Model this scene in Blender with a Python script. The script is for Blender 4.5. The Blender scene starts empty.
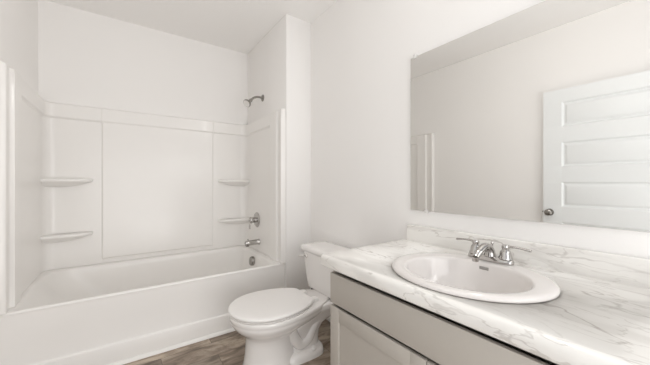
import bpy, bmesh, math
from mathutils import Vector, Matrix
PI = math.pi
S = bpy.context.scene
COL = S.collection

# ------------------------------------------------------------------ room dimensions
XL, XW, XP, YB, YF = -0.55, 1.37, 1.122, 3.093, 2.159     # left wall, vanity wall, plumbing wall, back wall, wing face
YN = -0.02                                                # near wall (with the doorway)
ZC = 2.564                                                # ceiling
ZT = 0.795                                                # countertop

# ------------------------------------------------------------------ camera
cam = bpy.data.cameras.new('camera'); cam.sensor_width = 36.0; cam.lens = 36.0*283.9/650.0
cam.clip_start = 0.01
co = bpy.data.objects.new('camera', cam); COL.objects.link(co)
co.location = (0, 0, 1.13); co.rotation_euler = (PI/2, 0, -math.radians(35.213))
S.camera = co

# ------------------------------------------------------------------ world, exposure, large lights
w = bpy.data.worlds.new('world'); S.world = w; w.use_nodes = True
w.node_tree.nodes['Background'].inputs[0].default_value = (0.95, 0.97, 1.0, 1)
w.node_tree.nodes['Background'].inputs[1].default_value = 1.0
vs = S.view_settings
vs.view_transform = 'Standard'; vs.look = 'None'; vs.gamma = 1.0; vs.use_curve_mapping = False
vs.exposure = -0.46
S.cycles.max_bounces = 14; S.cycles.diffuse_bounces = 10; S.cycles.glossy_bounces = 6
S.cycles.sample_clamp_indirect = 6.0

def area(name, loc, target, sx, sy, power, color):
    l = bpy.data.lights.new(name, 'AREA'); l.shape = 'RECTANGLE'; l.size = sx; l.size_y = sy
    l.energy = power; l.color = color
    o = bpy.data.objects.new(name, l); COL.objects.link(o); o.location = loc
    o.rotation_euler = (Vector(target)-Vector(loc)).to_track_quat('-Z', 'Y').to_euler()
    return o
area('open_side_fill', (0.20, -0.9, 0.85), (0.35, 2.0, 0.7), 1.5, 1.5, 24, (1.0, 0.985, 0.967))  # unseen fill lamp added on the open near side
area('low_upward_fill', (0.9, -0.45, 0.25), (-0.2, 1.6, 2.4), 1.6, 0.6, 17, (1.0, 0.985, 0.967))  # unseen low lamp, added to brighten the ceiling from below
area('ceiling_fill', (1.1, -0.45, 1.5), (-0.2, 1.9, 2.56), 0.8, 0.5, 7, (1.0, 0.985, 0.967))  # another added lamp out of view, aimed up to lift the ceiling
BULB_POWER = 11.5
BULB_COLOR = (1.0, 0.97, 0.94)

# ------------------------------------------------------------------ helpers
def empty(name, loc, label, cat, group=None):
    o = bpy.data.objects.new(name, None); COL.objects.link(o); o.location = loc
    o.empty_display_size = 0.05
    o['label'] = label; o['category'] = cat
    if group: o['group'] = group
    return o
def wloc(o):
    v = Vector((0, 0, 0))
    while o: v = v+Vector(o.location); o = o.parent
    return v
def mk(name, bm, mat, parent=None, smooth=True, angle=40, origin=None, recalc=True):
    """link a bmesh built in room coordinates as ONE mesh object"""
    if recalc: bmesh.ops.recalc_face_normals(bm, faces=bm.faces)
    me = bpy.data.meshes.new(name)
    if parent: base = wloc(parent)
    elif origin is not None: base = Vector(origin)
    else:
        xs = [v.co.x for v in bm.verts]; ys = [v.co.y for v in bm.verts]; zs = [v.co.z for v in bm.verts]
        base = Vector(((min(xs)+max(xs))/2, (min(ys)+max(ys))/2, min(zs)))
    for v in bm.verts: v.co -= base
    if smooth:
        for f in bm.faces: f.smooth = True
        for e in bm.edges:
            if len(e.link_faces) == 2 and e.calc_face_angle(0) > math.radians(angle): e.smooth = False
    bm.to_mesh(me); bm.free()
    me.materials.append(mat)
    o = bpy.data.objects.new(name, me); COL.objects.link(o)
    if parent: o.parent = parent
    else: o.location = base
    return o
def struct(name, bm, mat, **k):
    o = mk(name, bm, mat, **k)
    if not o.parent: o['kind'] = 'structure'
    return o
def thing(o, label, cat, group=None):
    o['label'] = label; o['category'] = cat
    if group: o['group'] = group
    return o
def box(bm, x0, x1, y0, y1, z0, z1, bev=0.0, seg=2):
    r = bmesh.ops.create_cube(bm, size=1.0)
    vs_ = r['verts']
    for v in vs_:
        v.co = Vector((x0+(v.co.x+.5)*(x1-x0), y0+(v.co.y+.5)*(y1-y0), z0+(v.co.z+.5)*(z1-z0)))
    if bev > 0:
        es = {e for v in vs_ for e in v.link_edges}
        bmesh.ops.bevel(bm, geom=list(es), offset=bev, segments=seg, profile=0.5, affect='EDGES', clamp_overlap=True)
    return bm
def B(*a, **k): return box(bmesh.new(), *a, **k)
def loft(bm, rings, cap0=True, cap1=True, closed=True):
    vr = [[bm.verts.new(p) for p in r] for r in rings]
    n = len(vr[0])
    for a, b in zip(vr[:-1], vr[1:]):
        for i in range(n if closed else n-1):
            j = (i+1) % n
            bm.faces.new((a[i], a[j], b[j], b[i]))
    if cap0: bm.faces.new(list(reversed(vr[0])))
    if cap1: bm.faces.new(vr[-1])
    return bm
def lathe(bm, prof, origin=(0, 0, 0), axis=(0, 0, 1), n=28, cap0=True, cap1=True):
    """prof: (radius, height) along the axis"""
    q = Vector((0, 0, 1)).rotation_difference(Vector(axis).normalized())
    o = Vector(origin); rings = []
    for r, h in prof:
        rings.append([o+q @ Vector((max(r, 1e-4)*math.cos(2*PI*i/n), max(r, 1e-4)*math.sin(2*PI*i/n), h)) for i in range(n)])
    return loft(bm, rings, cap0, cap1)
def cat_pts(pts, k=8):
    P = [Vector(p) for p in pts]; P = [2*P[0]-P[1]]+P+[2*P[-1]-P[-2]]; out = []
    for i in range(1, len(P)-2):
        for s in range(k):
            t = s/k
            a, b, c, d = P[i-1], P[i], P[i+1], P[i+2]
            out.append(.5*((2*b)+(c-a)*t+(2*a-5*b+4*c-d)*t*t+(3*b-a-3*c+d)*t**3))
    out.append(P[-2]); return out
def tube(bm, pts, radii, n=14, k=8, flat=1.0):
    """smooth tube through pts; radii per control point; flat squashes the second axis"""
    P = cat_pts(pts, k); m = len(P); rs = []
    for i in range(m):
        u = i/k; j = min(int(u), len(radii)-2); t = u-j
        t = t*t*(3-2*t)
        rs.append(radii[j]*(1-t)+radii[j+1]*t)
    prev = None; rings = []
    for i in range(m):
        tg = (P[min(i+1, m-1)]-P[max(i-1, 0)]).normalized()
        if prev is None:
            up = Vector((0, 0, 1)) if abs(tg.z) < .9 else Vector((1, 0, 0))
            nx = tg.cross(up).normalized()
        else: nx = (prev-tg*prev.dot(tg)).normalized()
        prev = nx; ny = tg.cross(nx)
        rings.append([P[i]+rs[i]*(math.cos(2*PI*q/n)*nx+flat*math.sin(2*PI*q/n)*ny) for q in range(n)])
    return loft(bm, rings)
def sup(t, e):
    c, s = math.cos(t), math.sin(t)
    return math.copysign(abs(c)**(2/e), c), math.copysign(abs(s)**(2/e), s)
def ell(cx, cy, z, a, b, n=64, e=2.0):
    out = []
    for i in range(n):
        u, v = sup(2*PI*i/n, e); out.append(Vector((cx+a*u, cy+b*v, z)))
    return out
def egg(z, xf, xb, hw, xc, cy, ef=2.0, eb=2.4, n=56):
    """outline pointing to -X: front tip xf, back xb, widest at xc"""
    out = []
    for i in range(n):
        t = 2*PI*i/n; c = math.cos(t)
        e = ef if c < 0 else eb
        u, v = sup(t, e)
        out.append(Vector((xc+(xb-xc)*u if c >= 0 else xc+(xc-xf)*u, cy+hw*v, z)))
    return out
def rrect(x0, x1, y0, y1, r, z, k=8):
    out = []
    for cx, cy, a0 in ((x1-r, y1-r, 0), (x0+r, y1-r, PI/2), (x0+r, y0+r, PI), (x1-r, y0+r, 1.5*PI)):
        for i in range(k+1):
            a = a0+PI/2*i/k; out.append(Vector((cx+r*math.cos(a), cy+r*math.sin(a), z)))
    return out
def smooth01(a, b, x):
    t = max(0.0, min(1.0, (x-a)/(b-a))); return t*t*(3-2*t)

# ------------------------------------------------------------------ materials
def mat(name, col, rough=0.5, metal=0.0, coat=0.0, spec=0.5):
    m = bpy.data.materials.new(name); m.use_nodes = True
    b = m.node_tree.nodes['Principled BSDF']
    b.inputs['Base Color'].default_value = (*col, 1); b.inputs['Roughness'].default_value = rough
    b.inputs['Metallic'].default_value = metal; b.inputs['Coat Weight'].default_value = coat
    b.inputs['Coat Roughness'].default_value = 0.08
    b.inputs['Specular IOR Level'].default_value = spec
    return m
def nd(m, t, **k):
    n = m.node_tree.nodes.new(t)
    for a, v in k.items(): setattr(n, a, v)
    return n
def lk(m, a, b): m.node_tree.links.new(a, b)
def noisy(m, scale=60.0, bump=0.05, var=0.02, dist=0.002):
    """fine procedural variation: slight value change and a soft bump"""
    b = m.node_tree.nodes['Principled BSDF']; c = b.inputs['Base Color'].default_value[:]
    tc = nd(m, 'ShaderNodeNewGeometry'); n = nd(m, 'ShaderNodeTexNoise'); n.inputs['Scale'].default_value = scale
    lk(m, tc.outputs['Position'], n.inputs['Vector'])
    r = nd(m, 'ShaderNodeValToRGB')
    r.color_ramp.elements[0].color = (*[x*(1-var) for x in c[:3]], 1); r.color_ramp.elements[1].color = (*[min(1, x*(1+var)) for x in c[:3]], 1)
    lk(m, n.outputs['Fac'], r.inputs['Fac']); lk(m, r.outputs['Color'], b.inputs['Base Color'])
    if bump:
        bp = nd(m, 'ShaderNodeBump'); bp.inputs['Strength'].default_value = bump; bp.inputs['Distance'].default_value = dist
        lk(m, n.outputs['Fac'], bp.inputs['Height']); lk(m, bp.outputs['Normal'], b.inputs['Normal'])
    return m
M_wall = noisy(mat('wall_paint', (0.87, 0.858, 0.845), 0.75, spec=0.25), 180, 0.06, 0.01)
M_ceil = noisy(mat('ceiling_paint', (0.89, 0.88, 0.868), 0.9, spec=0.1), 120, 0.15, 0.015)
M_trim = noisy(mat('trim_paint', (0.86, 0.85, 0.83), 0.35), 30, 0, 0.01)
M_door = noisy(mat('door_paint', (0.80, 0.82, 0.825), 0.4), 40, 0.02, 0.01)
M_tub = noisy(mat('white_acrylic', (0.85, 0.835, 0.815), 0.30, coat=0.12), 8, 0, 0.008)
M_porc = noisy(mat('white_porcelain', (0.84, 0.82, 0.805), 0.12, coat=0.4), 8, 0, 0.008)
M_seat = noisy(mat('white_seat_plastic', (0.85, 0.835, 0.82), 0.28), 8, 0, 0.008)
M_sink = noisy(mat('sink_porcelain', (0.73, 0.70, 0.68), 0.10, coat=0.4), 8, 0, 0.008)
M_cab = noisy(mat('grey_cabinet_paint', (0.45, 0.418, 0.378), 0.45), 50, 0.02, 0.015)
M_cabin = noisy(mat('cabinet_shadow_frame', (0.20, 0.185, 0.17), 0.6), 50, 0, 0.02)
M_chrome = noisy(mat('chrome', (0.50, 0.485, 0.47), 0.10, metal=1.0), 20, 0, 0.02)
M_bright = noisy(mat('polished_chrome', (0.85, 0.84, 0.83), 0.12, metal=1.0), 20, 0, 0.02)
M_nickel = noisy(mat('brushed_nickel', (0.34, 0.325, 0.305), 0.28, metal=1.0), 90, 0.02, 0.05)
M_mirror = mat('mirror_silver', (0.80, 0.795, 0.78), 0.0, metal=1.0)
M_clip = noisy(mat('clear_clip_plastic', (0.75, 0.74, 0.72), 0.15), 60, 0, 0.02)
M_dark = noisy(mat('dark_rubber', (0.03, 0.028, 0.026), 0.6), 60, 0, 0.05)
M_slot = noisy(mat('overflow_slot', (0.34, 0.325, 0.31), 0.4, metal=0.5), 60, 0, 0.05)

def marble():
    m = mat('marble_laminate', (0.84, 0.82, 0.79), 0.22, coat=0.15)
    b = m.node_tree.nodes['Principled BSDF']
    g = nd(m, 'ShaderNodeNewGeometry')
    mp = nd(m, 'ShaderNodeMapping'); mp.inputs['Scale'].default_value = (4.6, 1.35, 4.6); mp.inputs['Rotation'].default_value = (0.0, 0, math.radians(-14))
    mp.inputs['Location'].default_value = (1.37, 2.41, 0.6)
    lk(m, g.outputs['Position'], mp.inputs['Vector'])
    wn = nd(m, 'ShaderNodeTexNoise'); wn.inputs['Scale'].default_value = 2.2; wn.inputs['Detail'].default_value = 5
    lk(m, mp.outputs['Vector'], wn.inputs['Vector'])
    ad = nd(m, 'ShaderNodeVectorMath', operation='MULTIPLY_ADD'); ad.inputs[1].default_value = (0.42, 0.42, 0.42)
    lk(m, wn.outputs['Color'], ad.inputs[0]); lk(m, mp.outputs['Vector'], ad.inputs[2])
    def ridge(scale, width, detail, strength, off):
        o = nd(m, 'ShaderNodeVectorMath', operation='ADD'); o.inputs[1].default_value = (off, off*1.7, off*.3)
        lk(m, ad.outputs[0], o.inputs[0])
        n = nd(m, 'ShaderNodeTexNoise'); n.inputs['Scale'].default_value = scale; n.inputs['Detail'].default_value = detail; n.inputs['Roughness'].default_value = 0.45
        lk(m, o.outputs[0], n.inputs['Vector'])
        s = nd(m, 'ShaderNodeMath', operation='SUBTRACT'); s.inputs[1].default_value = 0.5; lk(m, n.outputs['Fac'], s.inputs[0])
        a = nd(m, 'ShaderNodeMath', operation='ABSOLUTE'); lk(m, s.outputs[0], a.inputs[0])
        r = nd(m, 'ShaderNodeMapRange', interpolation_type='SMOOTHSTEP'); r.inputs['From Min'].default_value = 0.0; r.inputs['From Max'].default_value = width
        r.inputs['To Min'].default_value = strength; r.inputs['To Max'].default_value = 0.0
        lk(m, a.outputs[0], r.inputs['Value']); return r.outputs['Result']
    v1 = ridge(1.5, 0.014, 4, 0.6, 0.0); v2 = ridge(3.2, 0.016, 4, 0.38, 3.1); v3 = ridge(1.1, 0.09, 4, 0.22, 7.7)
    # veins fade in and out
    mn = nd(m, 'ShaderNodeTexNoise'); mn.inputs['Scale'].default_value = 1.6; lk(m, mp.outputs['Vector'], mn.inputs['Vector'])
    mr = nd(m, 'ShaderNodeMapRange'); mr.inputs['From Min'].default_value = 0.38; mr.inputs['From Max'].default_value = 0.62; lk(m, mn.outputs['Fac'], mr.inputs['Value'])
    a1 = nd(m, 'ShaderNodeMath', operation='ADD'); lk(m, v1, a1.inputs[0]); lk(m, v2, a1.inputs[1])
    mu = nd(m, 'ShaderNodeMath', operation='MULTIPLY'); lk(m, a1.outputs[0], mu.inputs[0]); lk(m, mr.outputs['Result'], mu.inputs[1])
    a2 = nd(m, 'ShaderNodeMath', operation='ADD', use_clamp=True); lk(m, mu.outputs[0], a2.inputs[0]); lk(m, v3, a2.inputs[1])
    mx = nd(m, 'ShaderNodeMix', data_type='RGBA'); mx.inputs[6].default_value = (0.85, 0.835, 0.805, 1); mx.inputs[7].default_value = (0.38, 0.345, 0.315, 1)
    lk(m, a2.outputs[0], mx.inputs[0]); lk(m, mx.outputs[2], b.inputs['Base Color'])
    return m
M_marble = marble()

def floor_mat():
    m = mat('wood_look_vinyl', (0.25, 0.2, 0.16), 0.38)
    b = m.node_tree.nodes['Principled BSDF']
    g = nd(m, 'ShaderNodeNewGeometry')
    mp = nd(m, 'ShaderNodeMapping'); mp.inputs['Location'].default_value = (0.12, 0.05, 0)
    lk(m, g.outputs['Position'], mp.inputs['Vector'])
    br = nd(m, 'ShaderNodeTexBrick'); br.offset = 0.5; br.inputs['Scale'].default_value = 1.0
    br.inputs['Brick Width'].default_value = 0.62; br.inputs['Row Height'].default_value = 0.165
    br.inputs['Mortar Size'].default_value = 0.0016; br.inputs['Mortar Smooth'].default_value = 0.2; br.inputs['Bias'].default_value = 0.0
    br.inputs['Color1'].default_value = (0, 0, 0, 1); br.inputs['Color2'].default_value = (1, 1, 1, 1); br.inputs['Mortar'].default_value = (0.5, 0.5, 0.5, 1)
    lk(m, mp.outputs['Vector'], br.inputs['Vector'])
    # plank-shifted, stretched grain
    sh = nd(m, 'ShaderNodeVectorMath', operation='MULTIPLY_ADD'); sh.inputs[1].default_value = (7.3, 3.1, 0)
    lk(m, br.outputs['Color'], sh.inputs[0]); lk(m, g.outputs['Position'], sh.inputs[2])
    st = nd(m, 'ShaderNodeMapping'); st.inputs['Scale'].default_value = (2.4, 6.0, 1.0); lk(m, sh.outputs[0], st.inputs['Vector'])
    n1 = nd(m, 'ShaderNodeTexNoise'); n1.inputs['Scale'].default_value = 1.7; n1.inputs['Detail'].default_value = 8; n1.inputs['Roughness'].default_value = 0.65; n1.inputs['Distortion'].default_value = 0.9
    lk(m, st.outputs['Vector'], n1.inputs['Vector'])
    r = nd(m, 'ShaderNodeValToRGB'); e = r.color_ramp.elements
    e[0].position = 0.36; e[0].color = (0.13, 0.096, 0.068, 1); e[1].position = 0.64; e[1].color = (0.50, 0.42, 0.335, 1)
    x = e.new(0.5); x.color = (0.285, 0.225, 0.175, 1)
    lk(m, n1.outputs['Fac'], r.inputs['Fac'])
    v = nd(m, 'ShaderNodeMapRange'); v.inputs['To Min'].default_value = 0.72; v.inputs['To Max'].default_value = 1.22
    lk(m, br.outputs['Color'], v.inputs['Value'])
    mm = nd(m, 'ShaderNodeVectorMath', operation='SCALE'); lk(m, r.outputs['Color'], mm.inputs[0]); lk(m, v.outputs['Result'], mm.inputs['Scale'])
    mx = nd(m, 'ShaderNodeMix', data_type='RGBA'); mx.inputs[7].default_value = (0.10, 0.08, 0.06, 1)
    lk(m, br.outputs['Fac'], mx.inputs[0]); lk(m, mm.outputs[0], mx.inputs[6]); lk(m, mx.outputs[2], b.inputs['Base Color'])
    bp = nd(m, 'ShaderNodeBump'); bp.inputs['Strength'].default_value = 0.15; bp.inputs['Distance'].default_value = 0.002
    lk(m, n1.outputs['Fac'], bp.inputs['Height']); lk(m, bp.outputs['Normal'], b.inputs['Normal'])
    return m
M_floor = floor_mat()

# ------------------------------------------------------------------ room shell
T = 0.12
struct('floor', B(XL-T, XW+T, -0.6, YB+T, -0.1, 0.0), M_floor, smooth=False)
struct('ceiling', B(XL-T, XW+T, YN-T, YB+T, ZC, ZC+0.1), M_ceil, smooth=False)
struct('wall_left', B(XL-T, XL, YN-T, YB+T, 0, ZC), M_wall, smooth=False)
struct('wall_right', B(XW, XW+T, YN-T, YB+T, 0, ZC), M_wall, smooth=False)
struct('wall_back', B(XL, XW, YB, YB+T, 0, ZC), M_wall, smooth=False)
struct('wall_wing', B(XP, XW, YF, YB, 0, ZC, bev=0.004), M_wall, smooth=True)
struct('baseboard_right', B(XW-0.014, XW, 1.06, YF-0.014, 0, 0.085, bev=0.004), M_trim)
struct('baseboard_wing', B(XP+0.02, XW, YF-0.014, YF, 0, 0.085, bev=0.004), M_trim)
struct('baseboard_left', B(XL, XL+0.014, 0.0, 2.16, 0, 0.085, bev=0.004), M_trim)
bm = bmesh.new()                                            # white quarter round along the tub apron
loft(bm, [[Vector((x, 2.178-0.016*math.cos(a)*q, 0.022*math.sin(a)*q)) for a, q in [(0, 0)]+[(PI/2*i/6, 1) for i in range(7)]] for x in (XL+0.002, XP)])
struct('trim_1', bm, M_trim)

# ------------------------------------------------------------------ open door, seen in the mirror
def door_leaf():
    """five recessed panels with a raised field, as one height-field slab facing +X"""
    y0, y1, z0, z1 = 0.03, 0.995, 0.012, 1.97
    xb, xf = -0.534, -0.500
    pan = [(0.19+0.36*i, 0.415+0.36*i) for i in range(5)]
    py0, py1 = y0+0.14, y1-0.135
    def h(y, z):
        for a, b in pan:
            d = min(y-py0, py1-y, z-a, b-z)
            if d > -0.001:
                return -0.013*smooth01(0, 0.014, d)+0.010*smooth01(0.020, 0.042, d)
        return 0.0
    ys = {y0, y1}; zs = {z0, z1}
    ks = (0, .003, .006, .009, .012, .015, .020, .025, .031, .037, .042)
    for k in ks:
        ys |= {py0+k, py1-k}
        for a, b in pan: zs |= {a+k, b-k}
    ys = sorted(ys); zs = sorted(zs)
    bm = bmesh.new()
    g = [[bm.verts.new((xf+h(y, z), y, z)) for z in zs] for y in ys]
    for i in range(len(ys)-1):
        for j in range(len(zs)-1): bm.faces.new((g[i][j], g[i+1][j], g[i+1][j+1], g[i][j+1]))
    bk = [bm.verts.new(p) for p in ((xb, y0, z0), (xb, y1, z0), (xb, y1, z1), (xb, y0, z1))]
    bm.faces.new(bk)
    bm.faces.new([bk[0], bk[1]]+[g[i][0] for i in range(len(ys)-1, -1, -1)])
    bm.faces.new([bk[3], bk[2]]+[g[i][-1] for i in range(len(ys)-1, -1, -1)])
    bm.faces.new([bk[0], bk[3]]+[g[0][j] for j in range(len(zs)-1, -1, -1)])
    bm.faces.new([bk[1], bk[2]]+[g[-1][j] for j in range(len(zs)-1, -1, -1)])
    return bm
door = mk('door_1', door_leaf(), M_door, angle=25, origin=(-0.517, 0.03, 0.012)); door['kind'] = 'structure'
bm = bmesh.new()
lathe(bm, [(0.030, 0), (0.032, .003), (0.030, .007), (0.013, .010), (0.011, .024), (0.017, .030), (0.026, .038), (0.030, .048), (0.028, .057), (0.018, .063), (0.0, .065)], (-0.4995, 0.945, 0.857), (1, 0, 0))
kn = mk('door_knob', bm, M_nickel, door); kn['label'] = 'dark metal door knob'
mk('latch_plate', B(-0.524, -0.510, 0.9952, 0.9972, 0.83, 0.886), M_nickel, door)
bm = bmesh.new(); lathe(bm, [(0.009, 0), (0.008, .008), (0.004, .013), (0, .014)], (-0.517, 0.997, 0.857), (0, 1, 0), n=14); mk('latch_bolt', bm, M_nickel, door)
for z in (0.22, 1.0, 1.78):
    bm = bmesh.new(); lathe(bm, [(0.006, 0), (0.006, 0.09)], (-0.494, 0.026, z-0.045), n=12); mk('hinge', bm, M_nickel, door)

# ------------------------------------------------------------------ bathtub
tub = empty('bathtub', (0.29, 2.63, 0), 'long white alcove bathtub with plain apron front', 'bathtub')
tx0, tx1, ty0, ty1, tz = XL+0.004, XP-0.003, 2.186, YB-0.003, 0.442
bm = bmesh.new(); K = 10
def tr(x0, x1, y0, y1, r, z):
    out = []                                                # corner radii: back right, back left, front left, front right
    rs = (r, r, r, r) if r < .05 else (r, r*1.6, r*.45, r*.7)
    for (cx, cy, a0), q in zip(((x1, y1, 0), (x0, y1, PI/2), (x0, y0, PI), (x1, y0, 1.5*PI)), rs):
        for i in range(K+1):
            a = a0+PI/2*i/K; sx_ = -1 if cx == x1 else 1; sy_ = -1 if cy == y1 else 1
            out.append(Vector((cx+sx_*q+q*math.cos(a), cy+sy_*q+q*math.sin(a), z)))
    return out
ix0, ix1, iy0, iy1 = tx0+0.060, tx1-0.085, ty0+0.034, ty1-0.062
loft(bm, [tr(tx0, tx1, ty0+.004, ty1, .012, tz-0.022), tr(tx0, tx1, ty0, ty1, .012, tz-0.014), tr(tx0, tx1, ty0, ty1, .012, tz-0.009), tr(tx0+.003, tx1-.003, ty0+.003, ty1-.003, .012, tz-0.0025), tr(tx0+.010, tx1-.010, ty0+.010, ty1-.010, .012, tz),
          tr(ix0-.012, ix1+.012, iy0-.012, iy1+.012, .12, tz-.001), tr(ix0-.004, ix1+.004, iy0-.004, iy1+.004, .115, tz-.005), tr(ix0, ix1, iy0, iy1, .11, tz-.014),
          tr(ix0+.02, ix1-.006, iy0+.004, iy1-.004, .11, tz-.05), tr(ix0+.09, ix1-.02, iy0+.012, iy1-.012, .12, tz-.15), tr(ix0+.17, ix1-.035, iy0+.024, iy1-.024, .13, tz-.26),
          tr(ix0+.22, ix1-.055, iy0+.045, iy1-.045, .13, tz-.32), tr(ix0+.27, ix1-.085, iy0+.08, iy1-.08, .12, tz-.345), tr(ix0+.40, ix1-.3, iy0+.16, iy1-.16, .08, tz-.352)], cap0=False)
mk('basin', bm, M_tub, tub, angle=60)
bm = bmesh.new()                                            # apron: profile swept along the tub
prof = [(2.30, 0.0), (2.181, 0.0), (2.181, .125), (2.1825, .129), (2.187, .1315), (2.191, .134), (2.1925, .14), (2.193, .30), (2.1885, .424), (2.2000, .428), (2.21, .428)]
loft(bm, [[Vector((x, y, z)) for y, z in prof] for x in (tx0, tx0+.001, tx1-.001, tx1)])
mk('apron', bm, M_tub, tub, angle=50)
ex = ix1-0.019
bm = bmesh.new(); lathe(bm, [(0.044, -.004), (0.044, .014), (0.040, .022), (0.014, .024), (0.011, .0265), (0, .027)], (ex+0.004, 2.665, 0.366), (-1, 0, 0.12))
mk('overflow_plate', bm, M_nickel, tub)['label'] = 'round metal overflow plate'
bm = bmesh.new(); lathe(bm, [(0.034, 0), (0.034, .004), (0.028, .007), (0, .008)], (0.93, 2.62, tz-.3515))
mk('drain', bm, M_nickel, tub)['label'] = 'round metal drain'

# ------------------------------------------------------------------ tub surround: side panels, back panel, shelves
sur = empty('tub_surround', (0.29, 3.05, 0.446), 'glossy white three-sided wall surround above the bathtub with corner shelves', 'tub surround')
sz0, sz1, zb = 0.4428, 1.768, 1.648
R = 0.070                                                   # inner corner radius
BL = .031
xl, xr, yb_, yf0 = XL+0.001, XP-0.001, YB-0.001, 2.172
def plan(side):
    """(position, inward normal, kind, coordinate) samples along one panel"""
    out = []
    if side == 'back':
        xs = sorted({round(x, 4) for x in [xl+R+BL+(xr-xl-2*R-.02-BL)*i/60 for i in range(61)]+[c+d for c in (-.158, .748) for d in (-.012, -.009, -.006, -.003, 0, .003, .006, .009, .012, .02, .03)]})
        for i in range(9):
            a = PI-(PI/2)*i/8
            if i < 4: continue
            out.append(((xl+BL+R+R*math.cos(a), yb_-.02-R+R*math.sin(a)), (-math.cos(a), -math.sin(a)), 'c', 0))
        for x in xs: out.append(((x, yb_-.02), (0, -1), 'b', x))
        for i in range(1, 5):
            a = PI/2-(PI/2)*i/8
            out.append(((xr-.02-R+R*math.cos(a), yb_-.02-R+R*math.sin(a)), (-math.cos(a), -math.sin(a)), 'c', 0))
    else:
        ys = [yf0, yf0+.001, yf0+.004, yf0+.008, yf0+.014, yf0+.02, yf0+.026, yf0+.03, yf0+.034, yf0+.04, yf0+.046, yf0+.05, yf0+.06, yf0+.08, yf0+.088, yf0+.094, yf0+.10, yf0+.106, yf0+.112, yf0+.13, yf0+.17, yf0+.21, yf0+.22, yf0+.226, yf0+.232, yf0+.238, yf0+.244, yf0+.252, yf0+.3, yf0+.5, yf0+.7, yb_-.02-R]
        sx = xl+BL if side == 'left' else xr-.02; sg = 1 if side == 'left' else -1
        for y in ys: out.append(((sx, y), (sg, 0), 's', y-yf0))
        for i in range(1, 5):
            a = (PI/2)*i/8; ca = math.cos(a)
            cx = xl+BL+R if side == 'left' else xr-.02-R
            out.append(((cx-sg*R*ca, yb_-.02-R+R*math.sin(a)), (sg*ca, -math.sin(a)), 'c', 0))
    return out
zsamp = sorted({round(z, 4) for z in [sz0, sz0+.003, sz0+.008, sz1, sz1-.002, sz1-.005, sz1-.009, sz1-.014]+[.46+.06*i for i in range(20)]+[zb+d for d in (-.02, -.012, -.008, -.004, 0, .004, .008, .014)]+[.478+d for d in (0, .003, .006, .009, .012, .016)]})
def relief(kind, s, z, side='right'):
    top = 1-smooth01(sz1-.014, sz1, z)
    band = smooth01(zb-.010, zb+.006, z)
    o = 0.0
    if kind == 'b':
        c = smooth01(-.164, -.152, s)*(1-smooth01(.742, .754, s))
        o = .010*c*smooth01(.478, .490, z)*(1-band)
        o += band*(.016+.004*c)
        e = min(abs(s+.158), abs(s-.748))                   # fine groove that frames the centre panel
        o -= .004*(1-smooth01(0, .009, e))*(1-band)*smooth01(.470, .484, z)
    elif kind == 'c': o = band*.016
    else:
        rib1 = smooth01(0, .010, s)*(1-smooth01(.026, .044, s))
        rib2 = smooth01(.090, .102, s)*(1-smooth01(.224, .246, s))
        inner = smooth01(.224, .246, s)
        o = (.010 if side == 'left' else .019)*rib1+.022*rib2+.016*band*inner
    return (o+.001)*top-.019*(1-top)
def panel(side):
    bm = bmesh.new(); P = plan(side)
    g = []
    for (x, y), (nx, ny), k, s in P:
        col = []
        for z in zsamp:
            o = relief(k, s, z, side)
            if k == 's' and s < .004: o -= .018*(1-s/.004)
            col.append(bm.verts.new((x+nx*o, y+ny*o, z)))
        g.append(col)
    for i in range(len(g)-1):
        for j in range(len(zsamp)-1): bm.faces.new((g[i][j], g[i+1][j], g[i+1][j+1], g[i][j+1]))
    # close it against the wall behind
    bk = []
    for (x, y), (nx, ny), k, s in P:
        if k == 'b' or side == 'back': q = (max(xl, min(xr, x)), yb_)
        else: q = (xl if side == 'left' else xr, y)
        bk.append([bm.verts.new((*q, sz0)), bm.verts.new((*q, sz1))])
    for i in range(len(g)-1):
        bm.faces.new((g[i][0], bk[i][0], bk[i+1][0], g[i+1][0])); bm.faces.new((g[i][-1], g[i+1][-1], bk[i+1][1], bk[i][1]))
        bm.faces.new((bk[i][0], bk[i][1], bk[i+1][1], bk[i+1][0]))
    for i in (0, -1): bm.faces.new([bk[i][0]]+[v for v in g[i]]+[bk[i][1]])
    bmesh.ops.remove_doubles(bm, verts=bm.verts, dist=1e-5)
    return bm
mk('back_panel', panel('back'), M_tub, sur, angle=50)
mk('side_panel', panel('left'), M_tub, sur, angle=50)
mk('side_panel', panel('right'), M_tub, sur, angle=50)
def shelf(side, z):
    """corner soap ledge: flat top, rolled lip, bulging underside that tapers into the wall"""
    bm = bmesh.new(); sg = 1 if side == 'left' else -1
    cx = xl+BL+.0015 if side == 'left' else xr-.0215; cy = yb_-.0225
    L, D = (.30, .100)
    def ring(l, d, zz):
        pts = [Vector((cx, cy, zz))]
        for i in range(25):
            u, v = sup(PI/2*i/24, 3.0); pts.append(Vector((cx+sg*l*u, cy-d*v, zz)))
        return pts if side == 'left' else pts
    loft(bm, [ring(L-.035, D-.035, z-.001), ring(L-.026, D-.026, z), ring(L-.010, D-.010, z), ring(L-.003, D-.003, z-.002), ring(L, D, z-.006), ring(L, D, z-.020), ring(L-.003, D-.003, z-.024), ring(L-.02, D-.016, z-.028), ring(L-.045, D-.028, z-.036), ring(L-.08, D-.044, z-.048), ring(L-.13, D-.066, z-.059), ring(L-.20, D-.084, z-.066)])
    mk('shelf', bm, M_tub, sur, angle=60)
shelf('left', 1.160); shelf('left', 0.722); shelf('right', 1.157); shelf('right', 0.745)

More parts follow.
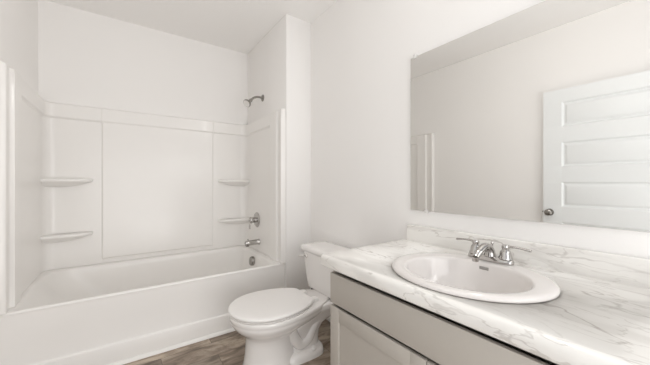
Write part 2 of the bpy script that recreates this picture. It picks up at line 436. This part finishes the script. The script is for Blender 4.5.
# ------------------------------------------------------------------ shower fittings on the plumbing wall
sh = empty('wall_shower', (XP, 2.66, 1.969), 'small nickel shower head on a curved arm high on the tub end wall', 'shower head')
bm = bmesh.new(); lathe(bm, [(0.034, 0), (0.034, .003), (0.028, .009), (0.014, .013), (0.0, .014)], (XP-.0005, 2.66, 1.969), (-1, 0, 0)); mk('flange', bm, M_nickel, sh)
bm = bmesh.new(); tube(bm, [(XP-.008, 2.66, 1.969), (XP-.05, 2.66, 1.971), (XP-.095, 2.66, 1.955), (XP-.125, 2.66, 1.925)], [.0105]*4); mk('arm', bm, M_nickel, sh)
d = Vector((-.70, -.36, -.62)).normalized(); p = Vector((XP-.122, 2.66, 1.928))
bm = bmesh.new(); lathe(bm, [(0.010, -.004), (0.017, .0), (0.018, .012), (0.013, .018), (0.016, .026), (0.036, .060), (0.039, .070), (0.037, .076)], p, d); hd = mk('spray_head', bm, M_nickel, sh)
bm = bmesh.new(); lathe(bm, [(0.033, 0), (0.033, .003), (0.0, .005)], p+d*.0762, d); mk('spray_face', bm, M_bright, hd)['label'] = 'bright shower head face'
XS = XP-.0225                                               # face of the surround side panel
va = empty('shower_valve', (XS, 2.755, .752), 'round chrome shower valve with lever handle on the surround end wall', 'shower valve')
bm = bmesh.new(); lathe(bm, [(0.076, 0), (0.076, .003), (0.070, .009), (0.045, .013), (0.034, .015), (0, .0155)], (XS, 2.755, .752), (-1, 0, 0), n=36); mk('escutcheon', bm, M_chrome, va)
bm = bmesh.new(); lathe(bm, [(0.027, 0), (0.027, .028), (0.031, .034), (0.031, .058), (0.026, .064), (0, .066)], (XS-.0145, 2.755, .752), (-1, 0, 0)); hn = mk('handle', bm, M_chrome, va)
bm = bmesh.new(); tube(bm, [(XS-.06, 2.755, .745), (XS-.075, 2.745, .715), (XS-.085, 2.735, .685), (XS-.088, 2.73, .668)], [.010, .009, .009, .011], flat=.7); mk('lever', bm, M_chrome, hn)
sp = empty('tub_spout', (XS, 2.70, .538), 'short chrome tub spout above the bathtub rim', 'tub spout')
bm = bmesh.new()
prof = [(0.0, .030, .030, 0), (.008, .030, .030, 0), (.014, .026, .026, 0), (.06, .0255, .026, 0), (.10, .0245, .026, -.001), (.13, .023, .025, -.003), (.141, .020, .022, -.004), (.145, .014, .016, -.005)]
loft(bm, [[Vector((XS-a, 2.70+ry*math.cos(2*PI*i/24), .538+dz+rz*math.sin(2*PI*i/24))) for i in range(24)] for a, ry, rz, dz in prof])
mk('spout_body', bm, M_chrome, sp)
bm = bmesh.new(); lathe(bm, [(0.006, 0), (0.005, .010), (0.007, .012), (0.007, .017), (0, .018)], (XS-.115, 2.70, .560)); mk('diverter_knob', bm, M_chrome, sp)
bm = bmesh.new(); lathe(bm, [(0.016, 0), (0.015, -.012)], (XS-.122, 2.70, .518)); mk('outlet', bm, M_nickel, sp)

# ------------------------------------------------------------------ toilet
TY = 1.675
to = empty('toilet', (0.9, TY, 0), 'white two-piece toilet with closed lid between the bathtub and the vanity', 'toilet')
bm = bmesh.new()
loft(bm, [egg(a[0], a[1], a[2]+(.15*smooth01(.235, .285, a[0])), a[3], a[4], TY, 2.0, 2.1-.3*smooth01(.235, .285, a[0]), 72) for a in (
    (.000, .585, .93, .140, .76), (.012, .583, .93, .142, .76), (.03, .590, .92, .136, .76), (.08, .597, .91, .131, .76), (.15, .602, .905, .127, .755), (.185, .600, .92, .130, .755),
    (.205, .590, .95, .142, .755), (.222, .572, .99, .160, .75), (.240, .552, 1.02, .180, .745), (.262, .531, 1.04, .200, .74), (.285, .516, 1.05, .213, .74), (.300, .511, 1.055, .217, .74),
    (.306, .513, 1.055, .216, .74), (.312, .508, 1.06, .220, .74), (.330, .507, 1.06, .221, .74), (.336, .510, 1.058, .218, .74), (.339, .518, 1.05, .21, .74))])
mk('bowl', bm, M_porc, to, angle=60)
bm = bmesh.new()                                            # rear deck and trapway body
def dk(z, x0, x1, hw, e=3.5, n=48): return [Vector((p.x, p.y, z)) for p in ell((x0+x1)/2, TY, z, (x1-x0)/2, hw, n, e)]
loft(bm, [dk(.04, .84, 1.085, .105), dk(.10, .85, 1.085, .103), dk(.15, .85, 1.095, .105), dk(.19, .86, 1.13, .110), dk(.215, .88, 1.19, .119), dk(.245, .90, 1.26, .130), dk(.270, .92, 1.305, .141), dk(.290, .93, 1.322, .150), dk(.318, .935, 1.326, .153), dk(.324, .94, 1.322, .149), dk(.326, .95, 1.315, .142)])
mk('rear_deck', bm, M_porc, to, angle=60)
bm = bmesh.new()                                            # foot plate round the closet bolts
loft(bm, [dk(z, x0, x1, hw, 4) for z, x0, x1, hw in ((0, .80, 1.105, .148), (.02, .80, 1.105, .148), (.040, .81, 1.100, .142), (.050, .83, 1.09, .130), (.054, .85, 1.075, .11))])
mk('foot', bm, M_porc, to, angle=60)
for sg in (-1, 1):
    y = TY+sg*.092
    bm = bmesh.new(); tube(bm, [(.84, y-sg*.01, .25), (.87, y-sg*.006, .16), (.92, y-sg*.004, .095), (.98, y-sg*.004, .11), (1.02, y-sg*.002, .18), (1.07, y, .235)], [.045, .040, .036, .034, .032, .028], n=18)
    mk('trapway', bm, M_porc, to, angle=80)
    bm = bmesh.new(); lathe(bm, [(0.019, 0), (0.019, .006), (0.015, .016), (0.006, .021), (0, .0215)], (1.00, TY+sg*.126, .0495), n=20); mk('bolt_cap', bm, M_seat, to)
bm = bmesh.new()                                            # seat ring (closed under the lid) and lid
def st(z, g, xb=1.06):
    return [Vector((min(p.x, 1.012-g*.6), p.y, p.z)) for p in egg(z, .500+g, xb-g, .223-g, .735, TY, 2.0, 2.0, 72)]
loft(bm, [st(.3395, .016), st(.3402, .007), st(.346, .004), st(.3490, .008), st(.3496, .016)]); mk('seat', bm, M_seat, to, angle=60)
bm = bmesh.new()
loft(bm, [st(.3535, .012), st(.3545, .003), st(.359, .0), st(.366, .001), st(.3705, .006), st(.3735, .016), st(.3755, .04), st(.3775, .10), st(.378, .17, 1.0)]); mk('lid', bm, M_seat, to, angle=60)
for sg in (-1, 1):
    bm = bmesh.new(); bmesh.ops.create_cube(bm, size=1)
    bm.clear(); loft(bm, [[Vector((p.x, p.y, z)) for p in ell(1.040, TY+sg*.075, z, a, b, 24, 3)] for z, a, b in ((.3265, .026, .030), (.345, .026, .030), (.356, .022, .026), (.360, .012, .016))])
    mk('hinge_cover', bm, M_seat, to)
tk = bmesh.new()
def tkr(z, x0, x1, hw, r=.035): return rrect(x0, x1, TY-hw, TY+hw, r, z, 8)
loft(tk, [tkr(.3285, 1.165, 1.32, .17), tkr(.333, 1.150, 1.332, .188), (tkr(.345, 1.143, 1.336, .196)), tkr(.40, 1.138, 1.338, .205), tkr(.50, 1.131, 1.341, .219), tkr(.607, 1.124, 1.344, .232)])
tank = mk('tank', tk, M_porc, to, angle=60)
bm = bmesh.new()
loft(bm, [tkr(.6075, 1.122, 1.346, .233), tkr(.612, 1.112, 1.350, .243), tkr(.635, 1.109, 1.352, .246), tkr(.645, 1.112, 1.350, .243), tkr(.651, 1.122, 1.344, .234), tkr(.654, 1.145, 1.325, .212), tkr(.655, 1.19, 1.29, .16, .02)])
mk('tank_lid', bm, M_porc, to, angle=60)
bm = bmesh.new(); lathe(bm, [(0.016, 0), (0.016, .006), (0.011, .010), (0.010, .018)], (1.1265, TY+.165, .575), (-1, 0, 0), n=18)
tube(bm, [(1.109, TY+.168, .576), (1.104, TY+.185, .575), (1.102, TY+.21, .571), (1.103, TY+.235, .566)], [.009, .009, .010, .012], flat=.7)
mk('flush_lever', bm, M_bright, to)['label'] = 'chrome flush lever'
for sg, dx in ((-.125, 0), (-.04, 0), (.12, 0)):
    bm = bmesh.new(); lathe(bm, [(0.011, 0), (0.011, .008), (0.007, .0115)], (1.150, TY+sg, .3255), n=14); mk('tank_bolt', bm, M_dark, to)

# ------------------------------------------------------------------ vanity cabinet
VY0, VY1 = 0.0, 1.042
va_ = empty('vanity_cabinet', (1.07, 0.52, 0), 'grey shaker vanity cabinet with false drawer front under the marble countertop', 'vanity cabinet')
bm = bmesh.new()
box(bm, .800, .815, VY0+.018, VY1-.018, .10, .135); box(bm, .800, .815, VY0+.018, VY1-.018, .60, .69); box(bm, .800, .815, .51, .57, .135, .60); box(bm, .7805, XW-.004, VY1-.018, VY1-.002, .10, .744); box(bm, .7805, XW-.004, VY0+.002, VY0+.018, .10, .744); box(bm, .855, XW-.004, VY1-.018, VY1-.002, 0, .10); box(bm, .855, XW-.004, VY0+.002, VY0+.018, 0, .10)
box(bm, .800, XW-.004, VY0+.018, VY1-.018, .10, .116); box(bm, .855, .870, VY0+.018, VY1-.018, 0, .10); box(bm, XW-.012, XW-.004, VY0+.018, VY1-.018, .116, .744)
mk('carcass', bm, M_cab, va_, smooth=False)
mk('drawer_front', B(.765, .7800, VY0+.002, VY1, .589, .722, bev=.0015), M_cab, va_, angle=30)
def shaker(y0, y1):
    bm = bmesh.new(); z0, z1, r = .11, .575, .060
    box(bm, .7655, .7800, y0, y0+r, z0, z1, bev=.0012); box(bm, .7655, .7800, y1-r, y1, z0, z1, bev=.0012)
    box(bm, .7655, .7800, y0+r, y1-r, z1-r, z1, bev=.0012); box(bm, .7655, .7800, y0+r, y1-r, z0, z0+r, bev=.0012)
    d = mk('cabinet_door', bm, M_cab, va_, angle=30)
    mk('inset_panel', B(.7715, .7790, y0+r-.004, y1-r+.004, z0+r-.004, z1-r+.004), M_cab, d, smooth=False)
shaker(.5405, VY1); shaker(VY0+.002, .5365)

# ------------------------------------------------------------------ countertop with backsplash
CX0, CY1, CY0 = .743, 1.104, YN+.002
SX, SY, SA, SB = 1.022, .556, .245, .273                    # sink rim ellipse
def counter():
    bm = bmesh.new()
    n = 7; prof = []
    zt, zb_ = ZT, .745; r = .020
    for i in range(n+1):
        a = PI/2*i/n; prof.append((r-r*math.sin(a) if False else r*(1-math.cos(PI/2-a)), 0))
    rings = []
    def ring(inset, z):
        x0, x1, y0, y1 = CX0+inset, XW-.002, CY0, CY1-inset*.8
        pts = []; rc = max(.004, .022-inset)
        pts += [Vector((x1, y0, z)), Vector((x1, y1, z))]
        for i in range(9):
            a = PI/2+PI/2*i/8; pts.append(Vector((x0+rc+rc*math.cos(a), y1-rc+rc*math.sin(a), z)))
        pts.append(Vector((x0, y0, z)))
        return pts
    spec = [(.012, zb_), (.004, zb_+.001), (.001, zb_+.004), (0, zb_+.010), (0, zt-.020)]
    for i in range(1, 8):
        a = PI/2*i/7; spec.append((.016*(1-math.cos(a)), zt-.020+.020*math.sin(a)))
    loft(bm, [ring(i, z) for i, z in spec])
    return bm
ct = mk('countertop', counter(), M_marble, angle=40, origin=(1.06, .53, .745))
thing(ct, 'long white marble-look countertop with grey veins on the grey vanity', 'countertop')
bm = bmesh.new(); loft(bm, [ell(SX, SY, z, SA-.02, SB-.02, 64) for z in (.70, .83)])
cut = mk('sink_cutter', bm, M_marble, origin=(0, 0, 0))
md = ct.modifiers.new('hole', 'BOOLEAN'); md.operation = 'DIFFERENCE'; md.object = cut; md.solver = 'EXACT'
bpy.context.view_layer.update()
ev = ct.evaluated_get(bpy.context.evaluated_depsgraph_get()); me = bpy.data.meshes.new_from_object(ev)
ct.modifiers.clear(); old = ct.data; ct.data = me; bpy.data.meshes.remove(old)
bpy.data.objects.remove(cut, do_unlink=True)
bm = bmesh.new()
bx0, bx1, bz1 = 1.349, XW-.002, .887
pr = [(bx1, ZT), (bx0, ZT), (bx0, bz1-.008), (bx0+.0012, bz1-.004), (bx0+.004, bz1-.001), (bx0+.008, bz1), (bx1, bz1)]
loft(bm, [[Vector((x, y, z)) for x, z in pr] for y in (CY1-.024, CY0)])
mk('backsplash', bm, M_marble, ct, angle=50)

# ------------------------------------------------------------------ sink
sk = empty('sink', (SX, SY, ZT), 'oval white drop-in sink set in the marble countertop', 'sink')
bm = bmesh.new()
BX, BY = 1.000, .553                                        # the bowl sits towards the front of the rim
def sr(z, a, b, cx=BX, cy=BY): return ell(cx, cy, z, a, b, 72)
loft(bm, [sr(ZT+.0006, SA-.004, SB-.004, SX, SY), sr(ZT+.003, SA, SB, SX, SY), sr(ZT+.009, SA-.001, SB-.001, SX, SY), sr(ZT+.014, SA-.006, SB-.006, SX, SY), sr(ZT+.0165, SA-.014, SB-.014, SX, SY),
          sr(ZT+.0165, SA-.024, SB-.024, SX-.001, SY), sr(ZT+.0150, .188, .218, 1.003), sr(ZT+.0135, .183, .213), sr(ZT+.010, .179, .209), sr(ZT+.003, .176, .206), sr(ZT-.03, .170, .200), sr(ZT-.07, .158, .187), sr(ZT-.105, .138, .166), sr(ZT-.130, .108, .132), sr(ZT-.145, .07, .088), sr(ZT-.151, .035, .042), sr(ZT-.152, .022, .022)], cap0=False)
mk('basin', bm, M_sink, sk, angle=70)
bm = bmesh.new(); lathe(bm, [(0.021, 0), (0.024, .003), (0.022, .006), (0.016, .005), (0, .0055)], (BX, BY, ZT-.153), n=24); mk('drain', bm, M_chrome, sk)['label'] = 'chrome drain'
xo = BX+.1745
bm = bmesh.new(); box(bm, -.0012, .0012, -.022, .022, -.006, .006, bev=.001)
bmesh.ops.rotate(bm, verts=bm.verts, cent=(0, 0, 0), matrix=Matrix.Rotation(math.radians(10), 3, 'Y'))
bmesh.ops.translate(bm, verts=bm.verts, vec=(xo-.0008, BY+.012, ZT-.008)); mk('overflow_slot', bm, M_slot, sk)['label'] = 'grey overflow slot'

# ------------------------------------------------------------------ sink faucet
FX, FY, FZ = 1.222, .560, ZT+.017
fa = empty('sink_faucet', (FX, FY, FZ), 'chrome centerset faucet with two lever handles on the sink rim', 'faucet')
bm = bmesh.new()
loft(bm, [ell(FX, FY, z, a, b, 48, 3.2) for z, a, b in ((FZ, .026, .086), (FZ+.006, .027, .087), (FZ+.014, .025, .085), (FZ+.020, .020, .079), (FZ+.022, .012, .07))])
mk('base_plate', bm, M_chrome, fa)
bm = bmesh.new()
lathe(bm, [(0.024, .018), (0.020, .03), (0.017, .042), (0.014, .05), (0, .052)], (FX, FY, FZ))
tube(bm, [(FX+.002, FY, FZ+.026), (FX-.012, FY, FZ+.052), (FX-.045, FY, FZ+.062), (FX-.085, FY, FZ+.050), (FX-.118, FY, FZ+.030)], [.019, .018, .016, .0145, .013], n=18, flat=.85)
spt = mk('spout', bm, M_chrome, fa)
bm = bmesh.new(); lathe(bm, [(0.011, 0), (0.012, .004), (0.012, .016)], (FX-.116, FY, FZ+.014), (0, 0, 1), n=18); mk('aerator', bm, M_chrome, spt)
for sg in (-1, 1):
    hy = FY+sg*.058
    bm = bmesh.new(); lathe(bm, [(0.025, .019), (0.0245, .024), (0.021, .030), (0.019, .044), (0.016, .050), (0.012, .056), (0.013, .060), (0.014, .066), (0.011, .073), (0, .075)], (FX, hy, FZ)); h_ = mk('handle', bm, M_chrome, fa)
    bm = bmesh.new(); tube(bm, [(FX, hy, FZ+.064), (FX, hy+sg*.022, FZ+.069), (FX+.002, hy+sg*.052, FZ+.068), (FX+.004, hy+sg*.085, FZ+.064)], [.010, .0065, .006, .008], flat=.65); mk('lever', bm, M_chrome, h_)
bm = bmesh.new(); lathe(bm, [(0.003, .02), (0.003, .062), (0.006, .064), (0.0065, .070), (0.004, .075), (0, .076)], (FX+.020, FY, FZ), n=14); mk('lift_rod', bm, M_chrome, fa)

# ------------------------------------------------------------------ mirror
mi = empty('wall_mirror', (XW-.004, .55, .972), 'large frameless mirror on the wall above the vanity backsplash', 'mirror')
bm = B(XW-.015, XW-.001, .02, 1.060, .972, 1.848, bev=.001, seg=1)
mk('glass', bm, M_mirror, mi, smooth=False)
for y, z, s in ((1.030, 1.848, 1), (.30, 1.848, 1), (.955, .972, -1)):
    bm = bmesh.new()
    box(bm, XW-.019, XW-.0005, y-.009, y+.009, z+s*.0005, z+s*.014, bev=.002) if s > 0 else box(bm, XW-.019, XW-.0005, y-.009, y+.009, z-.010, z-.0005, bev=.002)
    if s > 0: box(bm, XW-.0195, XW-.0155, y-.009, y+.009, z-.010, z+.014, bev=.0015)
    else: box(bm, XW-.0195, XW-.0155, y-.009, y+.009, z-.010, z+.008, bev=.0015)
    mk('mirror_clip', bm, M_clip, mi)

# ------------------------------------------------------------------ vanity light above the mirror (just above the frame of the photo)
LY, LZ = .55, 2.26
vl = empty('vanity_light', (XW, LY, LZ), 'three-globe wall light above the mirror', 'wall light')
mk('back_plate', B(XW-.022, XW-.0005, LY-.30, LY+.30, LZ-.045, LZ+.045, bev=.006), M_nickel, vl)
M_glow = bpy.data.materials.new('lit_glass_globe'); M_glow.use_nodes = True
nt = M_glow.node_tree; pb = nt.nodes['Principled BSDF']; pb.inputs['Base Color'].default_value = (.9, .88, .85, 1)
pb.inputs['Emission Color'].default_value = (*BULB_COLOR, 1); pb.inputs['Emission Strength'].default_value = 1.0
for k in (-1, 0, 1):
    y = LY+k*.2
    bm = bmesh.new(); tube(bm, [(XW-.02, y, LZ), (XW-.06, y, LZ+.005), (XW-.09, y, LZ-.01), (XW-.095, y, LZ-.03)], [.008]*4); mk('arm', bm, M_nickel, vl)
    bm = bmesh.new(); bmesh.ops.create_uvsphere(bm, u_segments=24, v_segments=16, radius=.05)
    bmesh.ops.translate(bm, verts=bm.verts, vec=(XW-.095, y, LZ-.078)); g_ = mk('globe', bm, M_glow, vl)
l = bpy.data.lights.new('bulbs', 'AREA'); l.shape = 'RECTANGLE'; l.size = .40; l.size_y = .10; l.energy = BULB_POWER; l.color = BULB_COLOR
lo = bpy.data.objects.new('bulbs', l); COL.objects.link(lo); lo.location = (XW-.16, LY, LZ-.08)
lo.rotation_euler = Vector((-1, 0.10, -.12)).to_track_quat('-Z', 'X').to_euler()
